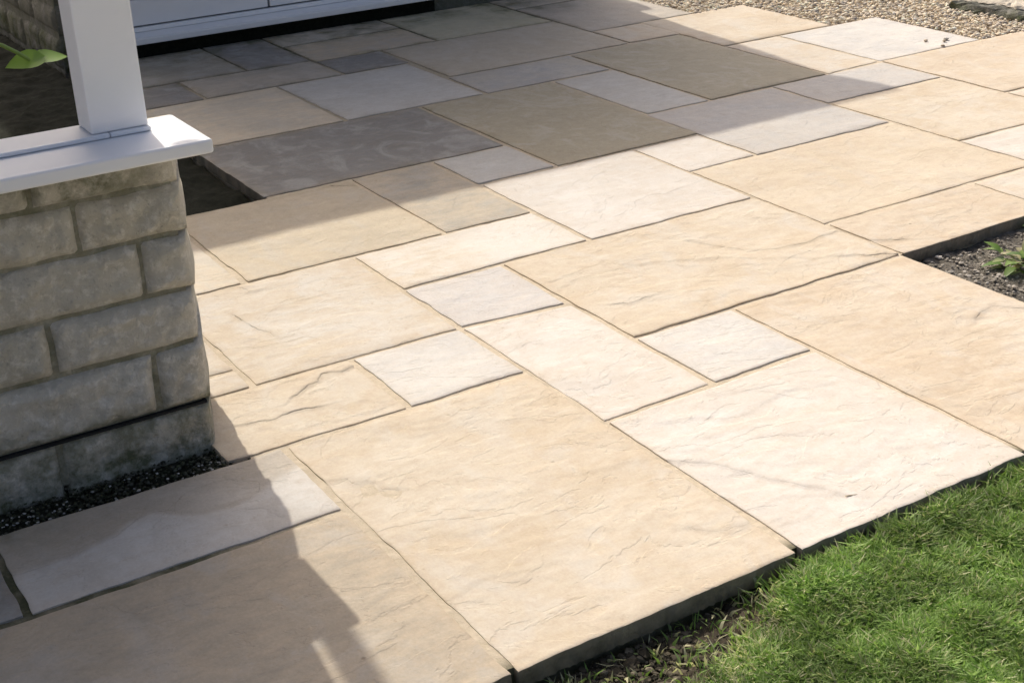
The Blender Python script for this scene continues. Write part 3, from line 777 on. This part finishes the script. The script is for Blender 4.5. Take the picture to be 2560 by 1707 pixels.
# ------------------------------------------------------------------ pebbles: gravel, footing strip, loose stones
def ico():
    bm = bmesh.new(); bmesh.ops.create_icosphere(bm, subdivisions=1, radius=1.0)
    v = np.array([q.co[:] for q in bm.verts]); f = np.array([[w.index for w in q.verts] for q in bm.faces]); bm.free()
    return v, f
ICO_V, ICO_F = ico()
def scatter_stones(name, pos, size, cols, seed, flat=0.6, mat=None, parent=None, rough=0.22, smooth=True):
    rs = np.random.RandomState(seed); n = len(pos)
    nv = len(ICO_V)
    sc = size[:, None] * np.c_[rs.uniform(0.75, 1.3, n), rs.uniform(0.7, 1.1, n), flat * rs.uniform(0.7, 1.2, n)]
    v = ICO_V[None] * (1 + rough * (rs.rand(n, nv, 1) - 0.5)) * sc[:, None, :]
    an = rs.uniform(0, 2 * np.pi, n); ca, sa = np.cos(an)[:, None], np.sin(an)[:, None]
    tl = rs.normal(0, 0.3, n)[:, None]
    x = v[..., 0] * ca - v[..., 1] * sa; y = v[..., 0] * sa + v[..., 1] * ca; z = v[..., 2] + x * tl * 0.5
    V = np.stack([x, y, z], -1) + pos[:, None, :]
    F = (ICO_F[None] + (np.arange(n) * nv)[:, None, None]).reshape(-1, 3)
    me = bpy.data.meshes.new(name)
    me.vertices.add(n * nv); me.vertices.foreach_set('co', (V.reshape(-1, 3) * U).ravel().astype(np.float32))
    me.loops.add(F.size); me.loops.foreach_set('vertex_index', F.ravel().astype(np.int32))
    me.polygons.add(len(F)); me.polygons.foreach_set('loop_start', (np.arange(len(F)) * 3).astype(np.int32)); me.polygons.foreach_set('loop_total', np.full(len(F), 3, np.int32))
    me.update(calc_edges=True); me.validate()
    me.polygons.foreach_set('use_smooth', [smooth] * len(me.polygons))
    tone_attr(me, np.repeat(cols, nv, axis=0))
    return link(name, me, mat or M_pebble, parent)
def pick(pal, n, rs, jit=0.12):
    pal = np.array(pal); c = pal[rs.randint(0, len(pal), n)]
    return np.clip(c * (1 + jit * rs.randn(n, 1)), 0.005, 0.9)

rs = np.random.RandomState(11)
GP = [(0.80, 0.70, 0.55), (0.74, 0.63, 0.47), (0.66, 0.56, 0.42), (0.58, 0.48, 0.35), (0.50, 0.42, 0.32), (0.70, 0.62, 0.50), (0.40, 0.34, 0.27), (0.30, 0.27, 0.24), (0.62, 0.52, 0.38)]
n = 56000
p = np.c_[rs.uniform(10.7, 19.0, n), rs.uniform(5.5, 18, n)]
inside = ((p[:, 0] < 12.12) & (p[:, 1] < 12.30)) | ((p[:, 0] < 13.02) & (p[:, 1] < 10.27)) | ((p[:, 0] < 14.0) & (p[:, 1] < 8.2)) | ((p[:, 0] < 11.12) & (p[:, 1] < 15.5))
edge_in = ((p[:, 0] < 12.07) & (p[:, 1] < 12.25)) | ((p[:, 0] < 12.97) & (p[:, 1] < 10.22)) | ((p[:, 0] < 13.95) & (p[:, 1] < 8.15)) | ((p[:, 0] < 11.07) & (p[:, 1] < 15.4))
keep = (~inside | (~edge_in & (rs.rand(n) < 0.5))) & ~((p[:, 0] < 11.2) & (p[:, 1] > 15.4)) & ((p[:, 0] > 14) | (p[:, 1] > 8))
p = p[keep]; n = len(p)
cg = np.minimum(pick(GP, n, rs) * 1.15, 0.88)
g = scatter_stones('gravel', np.c_[p, rs.uniform(-0.03, 0.012, n)], rs.uniform(0.014, 0.040, n), cg, 12)
tag(g, 'sunlit buff gravel beyond the far edge of the patio', 'gravel', kind='stuff')

n = 6500
p = np.c_[rs.uniform(-7, -0.24, n), rs.uniform(2.96, 3.36, n)]
cols = pick([(0.04, 0.042, 0.025), (0.06, 0.06, 0.04), (0.10, 0.10, 0.075), (0.03, 0.034, 0.018), (0.05, 0.055, 0.03)], n, rs, 0.25)
g = scatter_stones('pebbles', np.c_[p, rs.uniform(-0.068, -0.022, n)], rs.uniform(0.006, 0.017, n), cols, 13)
tag(g, 'dark mossy grit and small pebbles along the foot of the low wall', 'pebbles', kind='stuff')
n = 330
p = np.c_[rs.uniform(-5, -0.3, n), 2.965 + 0.30 * rs.rand(n) ** 1.5]
g2 = scatter_stones('pale_chippings', np.c_[p, rs.uniform(-0.045, -0.02, n)], rs.uniform(0.007, 0.016, n), pick([(0.45, 0.44, 0.40), (0.34, 0.33, 0.30), (0.52, 0.50, 0.46)], n, rs), 14, 0.45)
tag(g2, 'pale stone chippings scattered in the dark strip below the low wall', 'chippings', kind='stuff')

# soil crumbs in the bed and beside the lawn
n = 15000
p = np.c_[rs.uniform(6.04, 11, n), rs.uniform(0.0, 2.96, n)]
cols = pick([(0.30, 0.27, 0.22), (0.23, 0.20, 0.165), (0.38, 0.345, 0.29), (0.13, 0.115, 0.09), (0.48, 0.44, 0.38)], n, rs, 0.2)
g = scatter_stones('soil_crumbs', np.c_[p, -0.130 + 0.06 * (fbm(p[:, 0] * 6, p[:, 1] * 6, 5, 3) - 0.5) * 2], rs.gamma(1.4, 0.005, n) + 0.0035, cols, 15, 0.6, rough=0.7, smooth=False)
tag(g, 'crumbly dry soil of the flower bed beside the patio corner', 'soil', kind='stuff')
n = 8000
p = np.c_[rs.uniform(-1.2, 4.6, n), -rs.gamma(1.6, 0.14, n)]
cols = pick([(0.09, 0.075, 0.05), (0.06, 0.05, 0.033), (0.14, 0.12, 0.085), (0.035, 0.03, 0.02)], n, rs, 0.2)
g = scatter_stones('earth_crumbs', np.c_[p, np.full(n, -0.175)], rs.gamma(1.4, 0.006, n) + 0.0035, cols, 16, 0.7, rough=0.7, smooth=False)
tag(g, 'dark earth crumbs in the gully between the lawn and the patio edge', 'soil', kind='stuff')

def loose_stone(u, v, r, col, seed, label, flat=0.55):
    bm = bmesh.new(); bmesh.ops.create_icosphere(bm, subdivisions=2, radius=1.0)
    vs = np.array([q.co[:] for q in bm.verts])
    d = 1 + 0.35 * (fbm(vs[:, 0] * 1.5 + seed, vs[:, 1] * 1.5 + vs[:, 2], seed, 3) - 0.5)
    for q, w, k in zip(bm.verts, vs, d): q.co = (w[0] * k * r * 1.25 * U, w[1] * k * r * U, w[2] * k * r * flat * U)
    me = bm_mesh('loose_stone', bm, True)
    tone_attr(me, np.tile(np.array(col), (len(me.vertices), 1)))
    o = link('loose_stone', me, M_pebble, None, (u * U, v * U, r * flat * 0.75 * U))
    return tag(o, label, 'stone')
loose_stone(12.32, 8.62, 0.030, (0.54, 0.45, 0.34), 3, 'small tan pebble lying alone on the white far flagstone')
loose_stone(12.60, 8.50, 0.034, (0.48, 0.44, 0.38), 4, 'grey pebble on the right corner of the white far flagstone')
loose_stone(12.50, 8.44, 0.024, (0.46, 0.38, 0.28), 5, 'tiny buff pebble close beside the grey pebble on the far flagstone')
loose_stone(12.27, 8.26, 0.026, (0.44, 0.36, 0.26), 6, 'tan pebble lying on the far joint below the white flagstone')

# ------------------------------------------------------------------ rocks on the gravel
M_rock = rough_stone('mossy_rock', (0.20, 0.19, 0.165), (0.14, 0.14, 0.115), (0.30, 0.285, 0.25), scale=0.6)
M_rocktop = mottled('pale_lichen_top', [(0.3, (0.26, 0.235, 0.19)), (0.5, (0.52, 0.46, 0.37)), (0.7, (0.66, 0.60, 0.50))], 26, 0.95, 0.8, 0.01)
def rock(name, ctr, outline, h, seed, mat, parent=None, taper=0.86, tilt=0.0):
    """a broken slab of rock: an irregular outline carried up in rough tiers"""
    rs = np.random.RandomState(seed)
    pts = []
    for (a, b), (c, d) in zip(outline, outline[1:] + outline[:1]):
        for t in (0, 0.25, 0.5, 0.75): pts.append((a + (c - a) * t, b + (d - b) * t))
    pts = np.array(pts); n = len(pts)
    tiers = [(0.0, 1.0), (0.3, 1.02), (0.6, 0.98), (0.85, 0.94), (1.0, taper), (1.03, taper * 0.6), (1.04, taper * 0.25)]
    V = []
    for f, k in tiers:
        q = pts * k + rs.normal(0, 0.016 if k > 0.7 else 0.008, (n, 2))
        z = h * f + rs.normal(0, 0.011, n) + tilt * q[:, 0]
        V.append(np.c_[q, z])
    V = np.vstack(V); F = []
    for t in range(len(tiers) - 1):
        for j in range(n): F.append((t * n + j, t * n + (j + 1) % n, (t + 1) * n + (j + 1) % n, (t + 1) * n + j))
    F.append(tuple((len(tiers) - 1) * n + np.arange(n)))
    me = mesh_py(name, (V * U).tolist(), F)
    fattr(me, 'moss', [0.9 if v[2] < h * 0.8 else 0.25 for v in V])
    return link(name, me, mat, parent, tuple(c * U for c in ctr))
O1 = [(-0.62, 0.72), (-0.66, 0.30), (-0.55, -0.20), (-0.62, -0.62), (-0.20, -0.82), (0.35, -0.70), (0.62, -0.2), (0.55, 0.45), (0.05, 0.80)]
r1 = rock('rock', (14.90, 9.25, -0.03), O1, 0.15, 5, M_rock)
tag(r1, 'flat dark mossy rock with a pale top lying on the gravel', 'rock')
top = rock('pale_top', (0.03, 0.03, 0.148), [(x * 0.78, y * 0.78) for x, y in O1], 0.03, 8, M_rocktop, r1)
O2 = [(-0.45, 0.55), (-0.5, 0.0), (-0.35, -0.55), (0.2, -0.62), (0.55, -0.1), (0.4, 0.5)]
r2 = rock('rock', (15.55, 8.42, -0.03), O2, 0.34, 9, M_rock, None, 0.6)
tag(r2, 'taller dark grey rock behind the flat pale-topped rock at the gravel', 'rock')

# ------------------------------------------------------------------ grass
def grass_mesh(name, pos, length, cols, seed, width=0.010, lean=0.55, mat=None):
    rs = np.random.RandomState(seed); n = len(pos)
    an = rs.uniform(0, 2 * np.pi, n); ln = np.abs(rs.normal(lean, 0.28, n))
    ba = rs.uniform(0, 2 * np.pi, n)
    d = np.c_[np.cos(an), np.sin(an)]; w = np.c_[np.cos(ba), np.sin(ba)] * (width * rs.uniform(0.5, 1.9, n))[:, None]
    L = length
    def at(t, wf):
        h = L * (t - 0.25 * ln * t * t); o = (L * ln * t * t)[:, None] * d
        c = np.c_[pos[:, :2] + o, pos[:, 2] + h]
        ww = np.c_[w * wf, np.zeros(n)]
        return c - ww, c + ww
    a0, a1 = at(0.0, 0.8); b0, b1 = at(0.5, 0.75); t0, _ = at(1.0, 0.0)
    V = np.stack([a0, a1, b0, b1, t0], 1)
    base = (np.arange(n) * 5)[:, None]
    Q = base + np.array([[0, 1, 3, 2]]); T = base + np.array([[2, 3, 4]])
    me = bpy.data.meshes.new(name)
    me.vertices.add(n * 5); me.vertices.foreach_set('co', (V.reshape(-1, 3) * U).ravel().astype(np.float32))
    loops = np.concatenate([Q.ravel(), T.ravel()])
    me.loops.add(len(loops)); me.loops.foreach_set('vertex_index', loops.astype(np.int32))
    starts = np.r_[np.arange(n) * 4, 4 * n + np.arange(n) * 3]; tot = np.r_[np.full(n, 4), np.full(n, 3)]
    me.polygons.add(2 * n); me.polygons.foreach_set('loop_start', starts.astype(np.int32)); me.polygons.foreach_set('loop_total', tot.astype(np.int32))
    me.update(calc_edges=True)
    cc = np.repeat(cols[:, None, :], 5, 1) * np.array([0.8, 0.8, 1.0, 1.0, 1.15])[None, :, None]
    tone_attr(me, cc.reshape(-1, 3))
    return link(name, me, mat or M_grass)

def lawn():
    rs = np.random.RandomState(5)
    n1, n2 = 190000, 50000
    p = np.vstack([np.c_[rs.uniform(-0.6, 5.0, n1), rs.uniform(-2.2, 0, n1)], np.c_[rs.uniform(-5, 11, n2), rs.uniform(-5, 0, n2)]])
    d = -p[:, 1]
    nz = fbm(p[:, 0] * 2.2, p[:, 1] * 2.2, 31, 4); cl = fbm(p[:, 0] * 7, p[:, 1] * 7, 37, 3)
    start = 0.055 + 0.42 * sstep(2.1, 0.5, p[:, 0]) + 0.10 * (nz - 0.5)
    pr = sstep(0.0, 0.16, d - start) * (0.35 + 0.65 * sstep(0.33, 0.5, cl))
    bare = sstep(0.55, 0.0, d - start) * sstep(2.2, 0.8, p[:, 0])
    pr = pr * (1 - 0.85 * bare * sstep(0.62, 0.42, nz))
    k = rs.rand(len(p)) < pr + 0.02 + 0.05 * sstep(0.42, 0.62, fbm(p[:, 0] * 5, p[:, 1] * 5, 83, 3)) * (d > 0.03)
    p = p[k]; d = d[k]; nz = nz[k]; cl = cl[k]; bare = bare[k]; n = len(p)
    z = -0.180 + 0.05 * sstep(0.1, 0.6, d) * sstep(2.1, 0.9, p[:, 0]) + 0.10 * sstep(0.9, 2.1, p[:, 0]) + 0.05 * (fbm(p[:, 0] * 4.8, p[:, 1] * 4.8, 3, 4) - 0.5)
    L = (0.042 + 0.065 * cl + 0.045 * rs.rand(n)) * (1 - 0.3 * bare)
    pal = np.array([(0.18, 0.275, 0.068), (0.23, 0.325, 0.10), (0.13, 0.21, 0.05), (0.29, 0.37, 0.15), (0.18, 0.28, 0.08), (0.45, 0.43, 0.27)])
    w = rs.rand(n)
    ix = np.where(w < 0.90, rs.randint(0, 5, n), 5)
    ix = np.where((bare > 0.3) & (rs.rand(n) < 0.35), 5, ix)
    dk = 0.78 + 0.42 * sstep(0.36, 0.6, fbm(p[:, 0] * 3.5 + 9, p[:, 1] * 3.5, 71, 3))
    c = pal[ix] * 1.35 * dk[:, None] * (0.75 + 0.5 * nz)[:, None] * (1 + 0.14 * rs.randn(n, 1))
    o = grass_mesh('grass', np.c_[p, z], L, np.clip(c, 0.01, 0.8), 6, 0.0078, 0.85)
    tag(o, 'short green lawn grass along the patio edge with a bare patch', 'grass', kind='stuff')
lawn()

# ------------------------------------------------------------------ plants
def leaf_geo(bmv, bmf, bmc, base, dirv, up, length, width, col, curl=0.25, seg=6):
    d = Vector(dirv).normalized(); s = d.cross(Vector(up)).normalized(); nrm = s.cross(d).normalized()
    rows = []
    for i in range(seg + 1):
        t = i / seg
        w = width * (math.sin(math.pi * t ** 0.72) ** 0.9) * 0.5 if 0 < t < 1 else 0.0
        c = Vector(base) + d * (length * t) - nrm * (curl * length * t * t)
        rows.append((c - s * w + nrm * w * 0.25, c, c + s * w + nrm * w * 0.25))
    k0 = len(bmv)
    for r in rows:
        for q in r: bmv.append(tuple(x * U for x in q))
    for i in range(seg):
        for j in range(2):
            a = k0 + i * 3 + j
            bmf.append((a, a + 1, a + 4, a + 3))
    for i in range(seg + 1):
        for j in range(3):
            f = 1.15 if j == 1 else 1.0
            bmc.append(tuple(min(1, x * f) for x in col))
def leaf_obj(name, base, dirv, up, length, width, col, parent, curl=0.25):
    v, f, c = [], [], []
    leaf_geo(v, f, c, (0, 0, 0), dirv, up, length, width, col, curl)
    me = mesh_py(name, v, f, True); tone_attr(me, np.array(c))
    return link(name, me, M_leaf, parent, tuple(x * U for x in base))
def stem_obj(name, pts, r, col, parent, loc0):
    v, f = [], []
    for i, p in enumerate(pts):
        p = Vector(p) - Vector(loc0)
        t = (Vector(pts[min(i + 1, len(pts) - 1)]) - Vector(pts[max(i - 1, 0)])).normalized()
        a = t.cross(Vector((0.2, 0.3, 1))).normalized(); b = t.cross(a)
        rr = r * (1 - 0.45 * i / (len(pts) - 1))
        for k in range(6):
            q = p + (a * math.cos(k * math.pi / 3) + b * math.sin(k * math.pi / 3)) * rr
            v.append(tuple(x * U for x in q))
    for i in range(len(pts) - 1):
        for k in range(6): f.append((i * 6 + k, i * 6 + (k + 1) % 6, i * 6 + 6 + (k + 1) % 6, i * 6 + 6 + k))
    me = mesh_py(name, v, f, True); tone_attr(me, np.tile(np.array(col), (len(v), 1)))
    return link(name, me, M_leaf, parent)

GL = (0.20, 0.33, 0.06)
pl0 = (-1.55, 5.1, -0.16)
plant = tag(empty('leafy_plant', tuple(x * U for x in pl0)), 'plant with broad bright green leaves in the dark bed behind the low wall', 'plant')
rel = lambda p: tuple(a - b for a, b in zip(p, pl0))
stem_obj('stem', [(-1.55, 5.1, -0.16), (-1.5, 5.1, 1.0), (-1.38, 5.08, 2.0), (-1.2, 5.04, 2.5), (-1.06, 5.0, 2.62), (-0.95, 5.0, 2.58), (-0.85, 5.0, 2.51), (-0.78, 5.0, 2.45)], 0.022, (0.22, 0.33, 0.09), plant, pl0)
# the broad leaf near the post: its tip points back to the left
leaf_obj('leaf', rel((-0.66, 5.02, 2.455)), (-0.27, -0.03, -0.02), (0.0, -0.6, 0.8), 0.30, 0.17, GL, plant, 0.05)
leaf_obj('leaf', rel((-0.76, 5.0, 2.44)), (0.30, 0.1, 0.02), (0.0, -0.5, 0.85), 0.30, 0.15, (0.17, 0.29, 0.05), plant, 0.2)
for (b, d, ln, w) in [((-1.40, 5.08, 1.9), (-0.3, 0.3, 0.1), 0.32, 0.17), ((-1.48, 5.1, 1.2), (0.3, 0.3, 0.0), 0.32, 0.18), ((-1.5, 5.1, 0.9), (-0.3, -0.2, 0.05), 0.3, 0.17), ((-1.2, 5.04, 2.5), (0.05, 0.4, 0.05), 0.28, 0.15)]:
    leaf_obj('leaf', rel(b), d, (0, -0.3, 1), ln, w, (0.10, 0.17, 0.035), plant, 0.3)

def weed(u, v, z, nleaf, r, seed, label, pal):
    rs = np.random.RandomState(seed)
    o = tag(empty('weed', (u * U, v * U, z * U)), label, 'plant')
    for i in range(nleaf):
        a = rs.uniform(0, 2 * math.pi); q = rs.uniform(0.0, r); el = rs.uniform(0.1, 0.9)
        col = tuple(np.array(pal[rs.randint(len(pal))]) * rs.uniform(0.8, 1.2))
        leaf_obj('leaf', (math.cos(a) * q * 0.5, math.sin(a) * q * 0.5, rs.uniform(0.0, 0.12)), (math.cos(a), math.sin(a), el), (0, 0, 1), rs.uniform(0.10, 0.20), rs.uniform(0.05, 0.10), col, o, rs.uniform(0.2, 0.7))
    return o
WP = [(0.16, 0.26, 0.05), (0.22, 0.32, 0.08), (0.30, 0.34, 0.14), (0.11, 0.20, 0.035), (0.42, 0.38, 0.22)]
weed(6.86, 2.38, -0.14, 60, 0.46, 3, 'low yellow-green weed growing in the dry soil of the flower bed', WP)
weed(7.75, 2.86, -0.17, 26, 0.30, 8, 'dark green leafy tuft hanging over the flagstone edge at the bed', [(0.10, 0.19, 0.04), (0.14, 0.24, 0.06), (0.08, 0.15, 0.03)])
weed(8.3, 1.7, -0.19, 40, 0.5, 12, 'second leafy weed further along the flower bed beyond the first', WP)

# a short twig lying on the pale flagstone by the lawn
stem = stem_obj('twig', [(2.645, 0.285, 0.007), (2.68, 0.272, 0.007), (2.72, 0.256, 0.007)], 0.0035, (0.60, 0.49, 0.33), None, (0, 0, 0))
tag(stem, 'short brown twig lying on the pale flagstone next to the lawn', 'twig')
